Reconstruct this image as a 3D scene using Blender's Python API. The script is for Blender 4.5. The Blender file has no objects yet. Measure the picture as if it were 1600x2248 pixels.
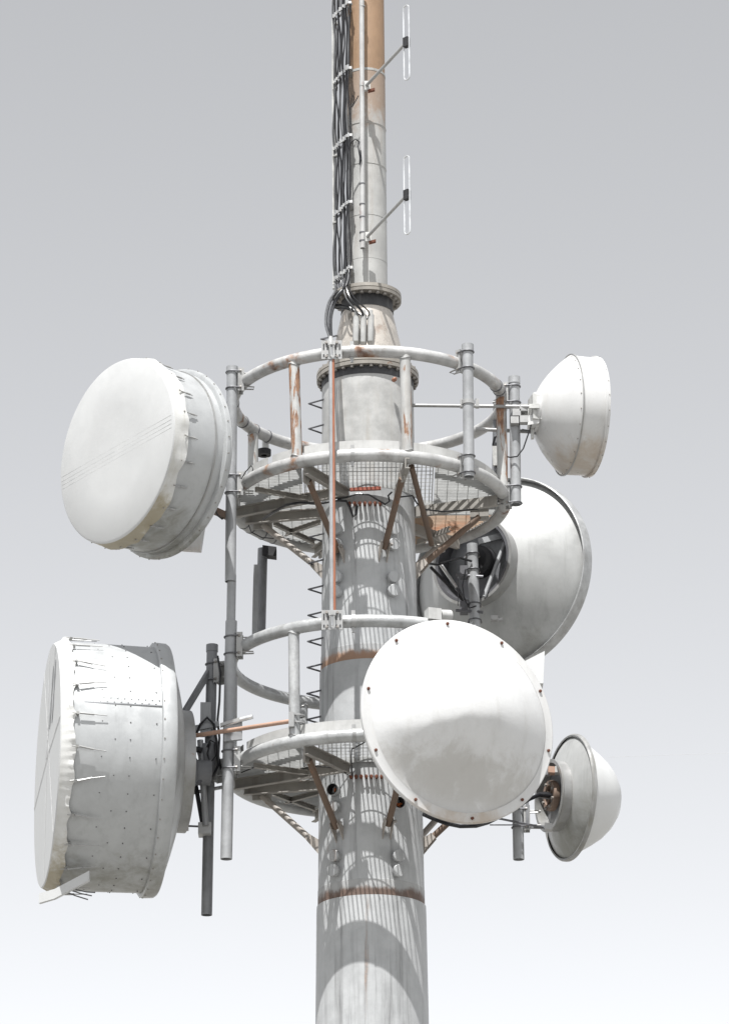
import bpy, math, random
from mathutils import Vector as V, Matrix
R = math.radians
random.seed(7)
scene = bpy.context.scene
COL = scene.collection

# ------------------------------------------------------------------ camera
FPX = 7800.0                      # focal length in photo pixels (1600 x 2248)
PITCH, DIST = R(20.4), 34.7
CAM = V((-.04, -DIST*math.cos(PITCH), -DIST*math.sin(PITCH)))
fwd = V((0, math.cos(PITCH), math.sin(PITCH)))
up0 = V((0, -math.sin(PITCH), math.cos(PITCH))); rt0 = V((1, 0, 0))
upv = (up0 + .0065*rt0).normalized(); rtv = (rt0 - .0065*up0).normalized()
cam_data = bpy.data.cameras.new('camera')
cam_data.sensor_fit = 'VERTICAL'; cam_data.sensor_height = 36
cam_data.lens = 36*FPX/2248; cam_data.clip_start = .1; cam_data.clip_end = 20000
cam = bpy.data.objects.new('camera', cam_data); COL.objects.link(cam)
m = Matrix((rtv, upv, -fwd)).transposed().to_4x4(); m.translation = CAM
cam.matrix_world = m
scene.camera = cam
scene.render.resolution_x, scene.render.resolution_y = 728, 1024

# ------------------------------------------------------------------ sky, sun, exposure
SUN_EL, SUN_AZ = R(65.5), R(-13)          # azimuth: 0 = behind the camera, negative = from the left
sun_dir = V((math.sin(SUN_AZ)*math.cos(SUN_EL), -math.cos(SUN_AZ)*math.cos(SUN_EL), math.sin(SUN_EL)))
world = bpy.data.worlds.new('World'); scene.world = world; world.use_nodes = True
wn = world.node_tree.nodes; wl = world.node_tree.links
bg = wn['Background']
sky = wn.new('ShaderNodeTexSky'); sky.sky_type = 'NISHITA'; sky.sun_disc = False
sky.sun_elevation = SUN_EL; sky.sun_rotation = math.atan2(sun_dir.x, sun_dir.y)
sky.air_density = 1.0; sky.dust_density = 2.2; sky.ozone_density = 1.0; sky.altitude = 3000
hs = wn.new('ShaderNodeHueSaturation'); hs.inputs['Saturation'].default_value = .085
wl.new(sky.outputs[0], hs.inputs['Color']); wl.new(hs.outputs[0], bg.inputs['Color'])
bg.inputs['Strength'].default_value = .143
sun = bpy.data.lights.new('sun', 'SUN'); sun.energy = 5.0; sun.angle = R(.4); sun.color = (1, .99, .975)
so = bpy.data.objects.new('sun', sun); COL.objects.link(so)
so.rotation_euler = (-sun_dir).to_track_quat('-Z', 'Y').to_euler()
scene.view_settings.view_transform = 'Standard'; scene.view_settings.look = 'None'
scene.view_settings.gamma = 1; scene.view_settings.use_curve_mapping = False
scene.view_settings.exposure = .59
scene.render.engine = 'CYCLES'

# ------------------------------------------------------------------ survey helpers (photo pixel -> place, at a known depth or height)
def ray(px, py): return fwd*FPX + rtv*(px-800) + upv*(1124-py)
def P(px, py, Y):
    d = ray(px, py); return CAM + d*((Y-CAM.y)/d.y)
def Q(px, py, Z):
    d = ray(px, py); return CAM + d*((Z-CAM.z)/d.z)
def pol(r, deg, z): return V((r*math.sin(R(deg)), -r*math.cos(R(deg)), z))     # 0 = towards camera, + = right
def mpp(p): return FPX/((p-CAM).dot(fwd))

# ------------------------------------------------------------------ mesh helpers
def basis(n):
    n = n.normalized()
    a = n.cross(V((0, 0, 1)))
    if a.length < 1e-4: a = V((1, 0, 0))
    a.normalize(); return a, a.cross(n).normalized(), n
class MB:
    def __init__(s): s.v = []; s.f = []
    def add(s, vs, fs):
        k = len(s.v); s.v += [tuple(p) for p in vs]; s.f += [tuple(i+k for i in f) for f in fs]; return s
    def box(s, c, x, y, z):                    # centre, three half vectors
        vs = [c+x*i+y*j+z*k for k in (-1, 1) for j in (-1, 1) for i in (-1, 1)]
        return s.add(vs, [(0,2,3,1),(4,5,7,6),(0,1,5,4),(2,6,7,3),(0,4,6,2),(1,3,7,5)])
    def bar(s, a, b, w, h, upd=V((0, 0, 1))):   # rectangular bar between a and b
        d = b-a; x = d.cross(upd)
        if x.length < 1e-5: x = V((1, 0, 0))
        x.normalize(); z = x.cross(d).normalized()
        return s.box((a+b)/2, d/2, x*w/2, z*h/2)
    def tube(s, pts, r, seg=12, cap=True, closed=False, r2=None):
        pts = [V(p) for p in pts]; n = len(pts); vs = []; prev = None
        for i, p in enumerate(pts):
            if closed: t = pts[(i+1) % n]-pts[i-1]
            else: t = pts[min(i+1, n-1)]-pts[max(i-1, 0)]
            t.normalize()
            if prev is None:
                a, b, _ = basis(t)
            else:
                a = prev - t*prev.dot(t); a.normalize(); b = a.cross(t).normalized()
            prev = a
            rr = r if r2 is None else r+(r2-r)*i/(n-1)
            vs += [p + rr*(math.cos(2*math.pi*k/seg)*a + math.sin(2*math.pi*k/seg)*b) for k in range(seg)]
        fs = []
        for i in range(n if closed else n-1):
            j = (i+1) % n
            fs += [(i*seg+k, i*seg+(k+1) % seg, j*seg+(k+1) % seg, j*seg+k) for k in range(seg)]
        if cap and not closed:
            fs += [tuple(range(seg))[::-1], tuple(range((n-1)*seg, n*seg))]
        return s.add(vs, fs)
    def pipe(s, a, b, r, wall=.006, seg=20):   # open hollow pipe
        d = (b-a).normalized(); L = (b-a).length
        return s.lathe(a, d, [(0, r-wall), (0, r), (L, r), (L, r-wall), (0.0, r-wall)], seg)
    def lathe(s, o, n, prof, seg=96, rf=None, tf=None):
        a, b, n = basis(n); vs = []
        for (t, r) in prof:
            for k in range(seg):
                an = 2*math.pi*k/seg
                rr = r if rf is None else rf(t, r, an); tt = t if tf is None else tf(t, r, an)
                vs.append(o + n*tt + rr*(math.cos(an)*a + math.sin(an)*b))
        fs = [(i*seg+k, i*seg+(k+1) % seg, (i+1)*seg+(k+1) % seg, (i+1)*seg+k) for i in range(len(prof)-1) for k in range(seg)]
        return s.add(vs, fs)
    def disc(s, o, n, r, seg=96):
        a, b, n = basis(n)
        vs = [o]+[o+r*(math.cos(2*math.pi*k/seg)*a+math.sin(2*math.pi*k/seg)*b) for k in range(seg)]
        return s.add(vs, [(0, k+1, (k+1) % seg+1) for k in range(seg)])
    def arcband(s, r0, r1, z0, z1, a0, a1, seg):       # curved plate about the tower axis
        vs = []
        for k in range(seg+1):
            d = a0+(a1-a0)*k/seg
            vs += [pol(r0, d, z0), pol(r1, d, z0), pol(r1, d, z1), pol(r0, d, z1)]
        fs = [(k*4+i, k*4+(i+1) % 4, (k+1)*4+(i+1) % 4, (k+1)*4+i) for k in range(seg) for i in range(4)]
        fs += [(3, 2, 1, 0), (seg*4, seg*4+1, seg*4+2, seg*4+3)]
        return s.add(vs, fs)
    def build(s, name, mat, parent=None, angle=35, loc=None, **kw):
        base = V((0, 0, 0))
        if parent is not None:
            q = parent
            while q is not None: base += q.location; q = q.parent
            o_loc = V((0, 0, 0))
        else:
            if loc is None:
                zs = min(v[2] for v in s.v); lo = [v for v in s.v if v[2] < zs+.02]
                loc = V((sum(v[0] for v in lo)/len(lo), sum(v[1] for v in lo)/len(lo), zs))
            o_loc = loc; base = loc
        me = bpy.data.meshes.new(name)
        me.from_pydata([(v[0]-base.x, v[1]-base.y, v[2]-base.z) for v in s.v], [], s.f)
        import bmesh as _b
        bm = _b.new(); bm.from_mesh(me); _b.ops.recalc_face_normals(bm, faces=bm.faces); bm.to_mesh(me); bm.free()
        me.polygons.foreach_set('use_smooth', [True]*len(me.polygons))
        me.set_sharp_from_angle(angle=R(angle))
        me.materials.append(mat); me.update()
        o = bpy.data.objects.new(name, me); COL.objects.link(o); o.location = o_loc
        if parent is not None: o.parent = parent
        for k, v in kw.items(): o[k] = v
        return o
def thing(name, label, cat, loc, group=None):
    o = bpy.data.objects.new(name, None); COL.objects.link(o); o.location = loc; o.empty_display_size = .2
    o['label'] = label; o['category'] = cat
    if group: o['group'] = group
    return o
def tag(o, label, cat, group=None):
    o['label'] = label; o['category'] = cat
    if group: o['group'] = group
    return o
def place(name, src, parent, pos, d=V((0, 0, 1)), scale=1.0):      # a piece that shares mesh data, its local +Z along d
    o = bpy.data.objects.new(name, src); COL.objects.link(o)
    base = V((0, 0, 0)); q = parent
    while q is not None: base += q.location; q = q.parent
    M = d.to_track_quat('Z', 'Y').to_matrix().to_4x4(); M.translation = pos-base
    o.matrix_basis = M @ Matrix.Scale(scale, 4); o.parent = parent
    return o
def mesh_only(mb, name, mat, angle=35):
    o = mb.build(name, mat, None, angle, loc=V((0, 0, 0))); me = o.data; bpy.data.objects.remove(o); return me

# ------------------------------------------------------------------ materials
def nodes(name):
    mt = bpy.data.materials.new(name); mt.use_nodes = True
    return mt, mt.node_tree.nodes, mt.node_tree.links, mt.node_tree.nodes['Principled BSDF']
def noise(n, l, co, scale, detail=6, rough=.6, stretch=None, dist=0):
    mp = n.new('ShaderNodeMapping'); l.new(co, mp.inputs[0])
    if stretch: mp.inputs['Scale'].default_value = stretch
    mp.inputs['Location'].default_value = (random.uniform(0, 50), random.uniform(0, 50), random.uniform(0, 50))
    t = n.new('ShaderNodeTexNoise'); t.inputs['Scale'].default_value = scale; t.inputs['Detail'].default_value = detail
    t.inputs['Roughness'].default_value = rough; t.inputs['Distortion'].default_value = dist
    l.new(mp.outputs[0], t.inputs['Vector']); return t.outputs['Fac']
def ramp(n, l, fac, a, b, ca=0., cb=1.):
    r = n.new('ShaderNodeMapRange'); r.inputs['From Min'].default_value = a; r.inputs['From Max'].default_value = b
    r.inputs['To Min'].default_value = ca; r.inputs['To Max'].default_value = cb; r.interpolation_type = 'SMOOTHSTEP'
    l.new(fac, r.inputs['Value']); return r.outputs[0]
def mul(n, l, a, b):
    x = n.new('ShaderNodeMath'); x.operation = 'MULTIPLY'
    for i, q in enumerate((a, b)):
        if isinstance(q, float): x.inputs[i].default_value = q
        else: l.new(q, x.inputs[i])
    return x.outputs[0]
def mixc(n, l, fac, a, b):
    x = n.new('ShaderNodeMix'); x.data_type = 'RGBA'
    if isinstance(fac, float): x.inputs[0].default_value = fac
    else: l.new(fac, x.inputs[0])
    for i, q in ((6, a), (7, b)):
        if isinstance(q, tuple): x.inputs[i].default_value = (*q, 1)
        else: l.new(q, x.inputs[i])
    return x.outputs[2]
RUST_D, RUST_L = (.11, .045, .022), (.3, .155, .08)
def steel(name, base, rust=.0, rust_scale=3., grime=.25, grime_col=(.16, .15, .13), rough=.5, metal=0., streak=(9, 9, .8),
          stain=None, stain_z=None, bump=.12, rl=RUST_L, rd=RUST_D, mott=.12, spec=.5, rs=None, rsoft=.06, sk=.6, sr=(.68, 1.25)):
    mt, n, l, bs = nodes(name)
    co = n.new('ShaderNodeTexCoord').outputs['Object']
    n1 = noise(n, l, co, 5, 8, .65)
    c = mixc(n, l, ramp(n, l, n1, .3, .7), tuple(b*(1-mott) for b in base), tuple(min(b*(1+mott*.6), .9) for b in base))
    sp = noise(n, l, co, 60, 3, .6)
    c = mixc(n, l, ramp(n, l, sp, .62, .78, 0, .25), c, tuple(b*.6 for b in base))
    n2 = noise(n, l, co, 1.0, 8, .7, streak)
    g = mul(n, l, ramp(n, l, n2, .48, .75), grime)
    c = mixc(n, l, g, c, grime_col)
    if stain:                              # algae / dirt patches, strongest low on the thing
        ns = noise(n, l, co, 4.5, 9, .7, (1, 1, .7), .4)
        sx = n.new('ShaderNodeSeparateXYZ'); l.new(co, sx.inputs[0])
        zf = ramp(n, l, sx.outputs['Z'], stain_z[0], stain_z[1], 1, 0)
        ad = n.new('ShaderNodeMath'); ad.operation = 'MULTIPLY_ADD'; l.new(zf, ad.inputs[0]); ad.inputs[1].default_value = .55
        l.new(ns, ad.inputs[2])
        c = mixc(n, l, mul(n, l, ramp(n, l, ad.outputs[0], *sr), sk), c, stain)
    ro = ramp(n, l, n1, .3, .7, max(rough-.1, 0), rough+.12)
    if rust > 0:
        n3 = noise(n, l, co, rust_scale, 10, .62, rs, .3)
        rm = ramp(n, l, n3, .72-rust*.34, .72+rsoft-rust*.34)
        rc = mixc(n, l, ramp(n, l, noise(n, l, co, 14, 6), .35, .65), rd, rl)
        c = mixc(n, l, mul(n, l, rm, .92), c, rc)
        mx = n.new('ShaderNodeMath'); mx.operation = 'MAXIMUM'; l.new(ro, mx.inputs[0]); l.new(mul(n, l, rm, .85), mx.inputs[1]); ro = mx.outputs[0]
    l.new(c, bs.inputs['Base Color']); l.new(ro, bs.inputs['Roughness'])
    bs.inputs['Metallic'].default_value = metal
    bs.inputs['Specular IOR Level'].default_value = spec
    if bump:
        bp = n.new('ShaderNodeBump'); bp.inputs['Strength'].default_value = bump; bp.inputs['Distance'].default_value = .01
        l.new(noise(n, l, co, 22, 6), bp.inputs['Height']); l.new(bp.outputs[0], bs.inputs['Normal'])
    return mt
def plain(name, col, rough=.5, metal=0.):
    mt, n, l, bs = nodes(name)
    co = n.new('ShaderNodeTexCoord').outputs['Object']
    c = mixc(n, l, ramp(n, l, noise(n, l, co, 9, 6), .3, .7), tuple(q*.75 for q in col), tuple(min(1, q*1.15) for q in col))
    l.new(c, bs.inputs['Base Color']); bs.inputs['Roughness'].default_value = rough; bs.inputs['Metallic'].default_value = metal
    return mt
M_SHAFT = steel('painted_shaft', (.41, .418, .422), .3, 3.2, .85, (.13, .13, .13), .5, rsoft=.1, streak=(9, 9, .45), mott=.12, rs=(1, 1, .12), rl=(.27, .17, .11), rd=(.13, .095, .075))
M_DRUM = steel('painted_drum', (.42, .42, .41), .1, 2.5, .35, (.3, .25, .19), .42, mott=.2, rsoft=.12)
M_CONE = steel('bare_zinc_cone', (.56, .52, .47), .18, 2.2, .4, (.28, .17, .09), .25, .45, mott=.2, rsoft=.15)
M_MASTLO = steel('mast_grey_paint', (.39, .39, .375), .16, 1.6, .4, (.24, .18, .13), .5, rsoft=.12, rs=(1, 1, .5))
M_MASTUP = steel('mast_tan_paint', (.31, .2, .122), .12, 2., .35, (.14, .085, .05), .55, rsoft=.15)
M_FLANGE = steel('flange_zinc', (.29, .27, .24), .25, 6, .4, (.1, .09, .08), rough=.5, metal=.2)
M_BLACKSEAL = steel('tar_seal', (.05, .05, .053), .0, 3, .4, (.22, .22, .22), .6, mott=.5)
M_RUSTBAND = steel('rust_band', (.24, .19, .16), .7, 2.2, .5, (.1, .08, .07), rough=.8, streak=(6, 6, 3), rd=(.085, .045, .03), rl=(.24, .13, .08), rsoft=.15)
M_RAIL = steel('galvanised_rail', (.43, .437, .438), .24, 4.5, .55, (.17, .165, .15), .42, .25, rsoft=.1, streak=(7, 7, 4), mott=.24, bump=.3)
M_RAILR = steel('rusty_rail', (.43, .43, .425), .46, 2.6, .6, (.15, .13, .11), .5, .15, rsoft=.12, streak=(7, 7, 4), mott=.22, bump=.3)
M_POST = steel('rusty_post', (.42, .42, .41), .66, 9.0, .3, (.2, .15, .1), .5, .1, rs=(1, 1, .16), rsoft=.05, rl=(.32, .17, .09), rd=(.17, .08, .042))
M_APOLE = steel('scuffed_white_pole', (.44, .44, .435), .34, 12, .35, (.25, .16, .11), .5, .1, rs=(1, 1, .2), rl=(.3, .13, .09), rd=(.18, .07, .05), rsoft=.08)
M_PIPE = steel('grey_pipe', (.33, .337, .345), .0, 3, .45, (.17, .17, .175), .5, .15, mott=.16, streak=(12, 12, .6))
M_PIPED = steel('dark_zinc_pipe', (.21, .215, .225), .0, 3, .5, (.11, .11, .12), .55, .2, mott=.2)
M_GALV = steel('galvanised_part', (.38, .38, .375), .08, 8, .3, rough=.45, metal=.3)
M_TOE = steel('toe_plate', (.46, .46, .45), .12, 4, .3, rough=.5, rsoft=.12)
M_GRATE = steel('grating_zinc', (.44, .445, .44), .05, 3, .2, rough=.5, metal=.1, bump=0)
M_GRATER = steel('grating_rusty', (.44, .32, .23), .68, 1.6, .2, rough=.6, bump=0, rl=(.52, .2, .08), rd=(.36, .13, .055), rsoft=.2)
M_BEAM = steel('beam_zinc', (.3, .285, .262), .3, 4, .5, (.11, .09, .08), .6, rsoft=.12)
M_STRUT = steel('brown_strut', (.14, .095, .068), .45, 6, .4, (.06, .042, .03), .65, rl=(.2, .105, .06), rsoft=.15)
M_STRUTG = steel('grey_strut', (.34, .31, .28), .3, 6, .4, (.13, .1, .08), .55, rsoft=.12)
M_RADOME = steel('radome_white', (.58, .585, .582), .0, 3, .15, (.4, .4, .37), .45, mott=.03, bump=.03)
M_RADDIRT = steel('radome_weathered', (.62, .622, .62), .0, 3, .4, (.4, .39, .36), .5, mott=.04, bump=.15, stain=(.38, .365, .335), stain_z=(.35, 1.1), sk=.5, sr=(.78, 1.02), streak=(4, 4, .8))
M_FABRIC = steel('radome_fabric', (.5, .505, .503), .0, 3, .2, (.42, .42, .41), .55, mott=.03, bump=.02, streak=(2.5, 2.5, .6))
M_SKIRT = steel('radome_skirt', (.57, .57, .555), .1, 5, .4, (.34, .32, .26), .55, mott=.08, stain=(.24, .19, .09), stain_z=(.05, .7), sk=.7, sr=(.72, 1.02))
M_SHROUD = steel('shroud_aluminium', (.43, .44, .443), .0, 3, .35, (.25, .255, .25), .42, .2, mott=.07, stain=(.13, .12, .075), stain_z=(.0, .6), bump=.06, sk=.6, sr=(.72, 1.12))
M_SHROUDW = steel('shroud_white', (.57, .57, .565), .0, 3, .25, (.4, .37, .32), .35, .0, mott=.04, stain=(.34, .25, .16), stain_z=(.0, .5), bump=.03, sk=.6, sr=(.74, 1.15))
M_DISHBACK = steel('dish_back', (.4, .405, .4), .0, 3, .4, (.19, .195, .185), .45, .1, mott=.08, stain=(.12, .115, .075), stain_z=(.0, 1.2), bump=.05, sk=.6, sr=(.72, 1.2))
M_TRIM = steel('trim_zinc', (.34, .34, .335), .06, 7, .5, (.18, .17, .12), .4, .4)
M_DARK = plain('dark_recess', (.02, .02, .022), .7)
M_BLACK = plain('black_cable', (.012, .012, .014), .28)
M_CABGREY = plain('grey_cable', (.09, .092, .096), .4)
M_BOLT = steel('bolt_zinc', (.3, .28, .26), .3, 20, .2, rough=.55, metal=.3)
M_BOLTR = plain('rusty_bolt', (.13, .045, .025), .85)
M_RIVET = plain('rivet_dark', (.12, .12, .12), .5, .3)
M_COPPER = steel('copper_strip', (.32, .125, .07), .3, 6, .4, rough=.55)
M_ORANGEROD = steel('peach_rod', (.42, .27, .2), .15, 6, .3, rough=.5)
M_WHITEPART = plain('white_casting', (.5, .5, .485), .45)
M_BROWNRING = plain('brown_casting', (.24, .17, .13), .6)
M_ORANGE = plain('orange_rag', (.5, .14, .04), .8)
M_ALU = plain('bright_aluminium', (.75, .76, .77), .3, .6)
M_LINE = plain('wire_shadow_and_seam', (.55, .553, .55), .7)  # painted wire shadows on the upper drum face, seams on the lower one
M_RUNG = plain('rung_steel', (.13, .13, .14), .5, .3)
mt, n, l, bs = nodes('dry_ground'); co = n.new('ShaderNodeTexCoord').outputs['Object']
l.new(mixc(n, l, ramp(n, l, noise(n, l, co, .2, 8), .35, .65), (.165, .16, .15), (.24, .235, .222)), bs.inputs['Base Color'])
bs.inputs['Roughness'].default_value = .95; M_GROUND = mt

# ------------------------------------------------------------------ ground the tower stands on (below the picture)
GZ = -13.8
g = MB(); g.disc(V((0, 0, GZ)), V((0, 0, 1)), 6000, 64)
gr = g.build('ground', M_GROUND, loc=V((0, 0, GZ))); gr['kind'] = 'structure'

# ------------------------------------------------------------------ tower
tower = thing('telecom_tower', 'tall grey tubular steel telecom tower with stepped flanges and tan painted mast', 'tower', V((0, 0, GZ)))
Z = lambda py, Y=0.0: P(810, py, Y).z
def rad(py, half): return half/mpp(V((0, 0, Z(py))))
hexm = mesh_only(MB().lathe(V((0, 0, 0)), V((0, 0, 1)), [(0, .001), (0, .016), (.02, .016), (.02, .001)], 6), 'bolt', M_BOLT)
hexr = mesh_only(MB().lathe(V((0, 0, 0)), V((0, 0, 1)), [(0, .001), (0, .013), (.012, .013), (.016, .001)], 8), 'rusty_bolt', M_BOLTR)
def sec(name, mat, prof, seg=128, **k):
    return MB().lathe(V((0, 0, 0)), V((0, 0, 1)), prof, seg).build(name, mat, tower, **k)
shaft_pts = [(1040, 97), (1110, 100), (1300, 106), (1485, 110)]
ZA, ZB = Z(1478), Z(1992)
RSH = lambda z: .444 + (Z(1110)-z)*(.515-.444)/(Z(1110)-Z(2240))
ZTOPF = P(808, 797, -.5).z                # bottom of the big flange
zf1, zf2 = .0775, -2.6746                 # platform ring heights
zh1, zh2 = 1.1395, -1.5706
sec('shaft_section', M_SHAFT, [(ZA+.0, RSH(ZA)), (zf1+.05, .447)])
sec('shaft_section', M_SHAFT, [(ZB, RSH(ZB)+.0), (ZA-.004, RSH(ZA)+.012)])
sec('shaft_section', M_SHAFT, [(GZ, .62), (ZB-.06, RSH(ZB)+.014), (ZB-.004, RSH(ZB)+.012), (ZB-.004, RSH(ZB)-.01)])
def weld_mat(z, col): return steel('rust_stained_weld', (.37, .373, .372), .08, 1.6, .5, (.14, .14, .14), .6, stain=col, stain_z=(z-GZ, z-GZ+.17), sk=.9, sr=(.66, .95), mott=.12)
sec('weld_band', weld_mat(ZA, (.3, .17, .1)), [(ZA-.003, RSH(ZA)+.002), (ZA+.15, RSH(ZA+.15)+.003), (ZA+.16, RSH(ZA)-.01)])
sec('weld_band', weld_mat(ZB, (.1, .055, .035)), [(ZB-.003, RSH(ZB)+.002), (ZB+.15, RSH(ZB+.15)+.003), (ZB+.16, RSH(ZB)-.01)])
sec('upper_drum', M_DRUM, [(zf1+.05, .456), (ZTOPF-.08, .452)])
sec('seal_band', M_BLACKSEAL, [(ZTOPF-.085, .455), (ZTOPF+.0, .455)])
fl = sec('flange', M_FLANGE, [(ZTOPF-.002, .44), (ZTOPF, .503), (ZTOPF+.035, .505), (ZTOPF+.037, .497), (ZTOPF+.043, .497), (ZTOPF+.045, .506), (ZTOPF+.08, .504), (ZTOPF+.083, .38)])
for k in range(32):
    a = k*11.25+4
    place('bolt', hexm, fl, pol(.478, a, ZTOPF-.001), V((0, 0, -1)), 1.15)
    place('bolt', hexm, fl, pol(.478, a, ZTOPF+.082), V((0, 0, 1)), 1.15)
ZF2 = P(805, 634, -.342).z                # bottom of the upper flange
sec('cone', M_CONE, [(ZTOPF+.08, .40), (ZTOPF+.2, .372), (ZF2-.16, .262), (ZF2-.09, .252)])
sec('seal_band', M_BLACKSEAL, [(ZF2-.13, .263), (ZF2-.06, .255), (ZF2, .256)])
fl2 = sec('flange', M_FLANGE, [(ZF2, .25), (ZF2, .34), (ZF2+.03, .342), (ZF2+.032, .335), (ZF2+.037, .335), (ZF2+.039, .342), (ZF2+.075, .34), (ZF2+.077, .15)])
for k in range(24): place('bolt', hexm, fl2, pol(.305, k*15+5, ZF2-.001), V((0, 0, -1)), 1.15)
ZTAN = P(805, 147, -.2).z
M_MASTLO2 = steel('mast_grey_paint_stained', (.4, .4, .388), .16, 1.6, .4, (.26, .2, .15), .5, rsoft=.12, rs=(1, 1, .5), stain=(.27, .175, .11), stain_z=(ZTAN-GZ, ZTAN-GZ-1.3), sk=.75, sr=(.72, 1.0))
sec('mast_section', M_MASTLO2, [(ZF2+.07, .205), (ZTAN-.004, .199)], 64)
sec('mast_section', M_MASTUP, [(ZTAN, .197), (7.6, .19), (7.6, .02)], 64)
sec('seam_ring', M_MASTLO, [(ZTAN-.03, .2), (ZTAN-.03, .202), (ZTAN-.003, .202), (ZTAN-.003, .196)], 64)
for yy in (268, 357, 470, 565): # faint girth welds
    z = P(805, yy, -.2).z; sec('seam_ring', M_MASTLO, [(z-.004, .2), (z, .206), (z+.004, .2)], 64)
# cable inlet tubes on the cone
for px, py0, py1 in ((782, 703, 748), (798, 700, 750), (814, 700, 748)):
    p0 = P(px, py0, -.375); p1 = P(px-1, py1, -.375)
    t = MB(); t.tube([p0+V((0, .0, .04)), p0, p1, p1+V((0, .1, -.05))], .032, 14); o = t.build('cable_inlet', M_DRUM, tower)
    MB().tube([p0+V((0, 0, .0)), p0+V((0, 0, .09))], .02, 12).build('gland', M_WHITEPART, o)
# round cable ports
def port(px, py, z_ref, opened=False):
    r_ = RSH(P(px, py, -.4).z)
    x = P(px, py, -.4).x; y = -math.sqrt(max(r_*r_-x*x, .01))
    p = P(px, py, y-.03); d = V((x, y, 0)).normalized(); d = (d+V((0, -.5, -.05))).normalized()
    b = MB().lathe(p-d*.1, d, [(0, .052), (.12, .052), (.12, .059), (.15, .059), (.154, .054)] + ([(.10, .05), (.03, .048), (.03, .001)] if opened else [(.156, .001)]), 28)
    o = b.build('open_port' if opened else 'port_cap', M_SHAFT, tower)
    if opened:
        w = MB()
        for i in range(5):
            c = p-d*.02+V((random.uniform(-.025, .025), 0, random.uniform(-.03, .015)))
            w.tube([c+V((random.uniform(-.03, .03), -.01, random.uniform(-.02, .02))), c+d*.03, c+V((random.uniform(-.03, .03), 0, random.uniform(-.02, .02)))], .012, 8)
        w.build('cable_plug', M_ORANGE, o)
        MB().lathe(p-d*.07, d, [(.0, .001), (.0, .047), (.13, .047)], 20).build('inner_sleeve', M_DARK, o)
for px, py in ((742, 1163), (741, 1197), (741, 1268), (740, 1300), (862, 1163), (862, 1197), (862, 1268), (862, 1298),
               (737, 1772), (736, 1880), (735, 1912), (873, 1880), (873, 1913)): port(px, py, 0)
port(735, 1735, 0, True); port(872, 1764, 0, True)
# stud rows
studm = mesh_only(MB().lathe(V((0, 0, 0)), V((0, 0, 1)), [(0, .013), (.05, .013), (.05, .017), (.075, .017), (.078, .001)], 8), 'stud', M_BOLTR)
for py, xs in ((1103, [768+11*i for i in range(7)]), (1703, [771+11*i for i in range(7)])):
    for px in xs:
        z = Z(py+30); r_ = RSH(z); x = P(px, py, -r_).x; y = -math.sqrt(r_*r_-x*x); p = P(px, py, y-.08)
        place('stud', studm, tower, V((x, y+.004, p.z)), V((x*.3, -1, 0)).normalized())
# V-shaped climbing rungs on the left flank
rz = [Z(py) for py in (745, 887, 942)] + [Z(1180+57.2*i) for i in range(8)]
for i, z in enumerate(rz):
    r_ = .33 if i == 0 else (.452 if z > zf1 else RSH(z))
    a = pol(r_-.01, -72, z+.0); b = pol(r_+.13, -88, z); c = pol(r_-.01, -108, z)
    MB().tube([a, b, c], .0095, 8).build('rung', M_RUNG, tower)
# small details on the drum: rusty earthing lug, ring hook
p = P(864, 834, -.46); MB().lathe(p, V((.3, -1, -.2)), [(0, .022), (.04, .022), (.05, .012), (.08, .01), (.08, .001)], 12).build('earthing_lug', M_COPPER, tower)

# ------------------------------------------------------------------ platforms
def ring_pts(Rr, z, n=160): return [pol(Rr, 360*k/n, z) for k in range(n)]
def grating(plat, zf):
    Zt = zf+.02; Ro, Ri = 1.262, .50; up = V((0, 0, 1)); H, T, S = .03, .0075, .041
    def chord(v, rr): return math.sqrt(max(rr*rr-v*v, 0))
    fr, lf, rt_, bl, br = MB(), MB(), MB(), MB(), MB()
    x = -.6
    while x <= .601:
        y0, y1 = -chord(x, Ro), (-chord(x, Ri) if abs(x) < Ri else -.02)
        fr.bar(V((x, y0, Zt)), V((x, y1, Zt)), T, H); x += S
    y = -1.22
    while y < 0:
        c = chord(y, Ro)
        if c > .61: fr.bar(V((-.61, y, Zt+.011)), V((-chord(y, Ri) if abs(y) < Ri else 0, y, Zt+.011)), .006, .006); fr.bar(V((chord(y, Ri) if abs(y) < Ri else 0, y, Zt+.011)), V((.61, y, Zt+.011)), .006, .006)
        y += .1
    y = -1.22
    while y < 1.24:
        c = chord(y, Ro)
        i = .635 if y < 0 else (chord(y, Ri) if y < Ri else .01)
        if c > i:
            for s_, A, B in ((-1, lf, bl), (1, rt_, br)):
                (A if y < .3 else B).bar(V((s_*i, y, Zt)), V((s_*c, y, Zt)), T, H)
        y += S
    x = .66
    while x < 1.25:
        c = chord(x, Ro)
        for s_, A, B in ((-1, lf, bl), (1, rt_, br)):
            A.bar(V((s_*x, -c, Zt+.011)), V((s_*x, min(.29, c), Zt+.011)), .006, .006)
            if c > .3: B.bar(V((s_*x, .31, Zt+.011)), V((s_*x, c, Zt+.011)), .006, .006)
        x += .1
    fr.build('grating_panel', M_GRATE, plat, kind='stuff'); lf.build('grating_panel', M_GRATE, plat, kind='stuff')
    rt_.build('grating_panel', M_GRATE, plat, kind='stuff'); bl.build('grating_panel', M_GRATE, plat, kind='stuff')
    br.build('grating_panel', M_GRATER if zf > -1 else M_GRATE, plat, kind='stuff')
    for s_ in (-1, 1):
        MB().bar(V((s_*.616, -chord(.616, Ro), Zt)), V((s_*.616, -.02, Zt)), .008, .05).build('panel_edge', M_GRATE, plat)
        MB().bar(V((s_*.5, .3, Zt)), V((s_*1.22, .3, Zt)), .008, .05).build('panel_edge', M_GRATE, plat)
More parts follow.
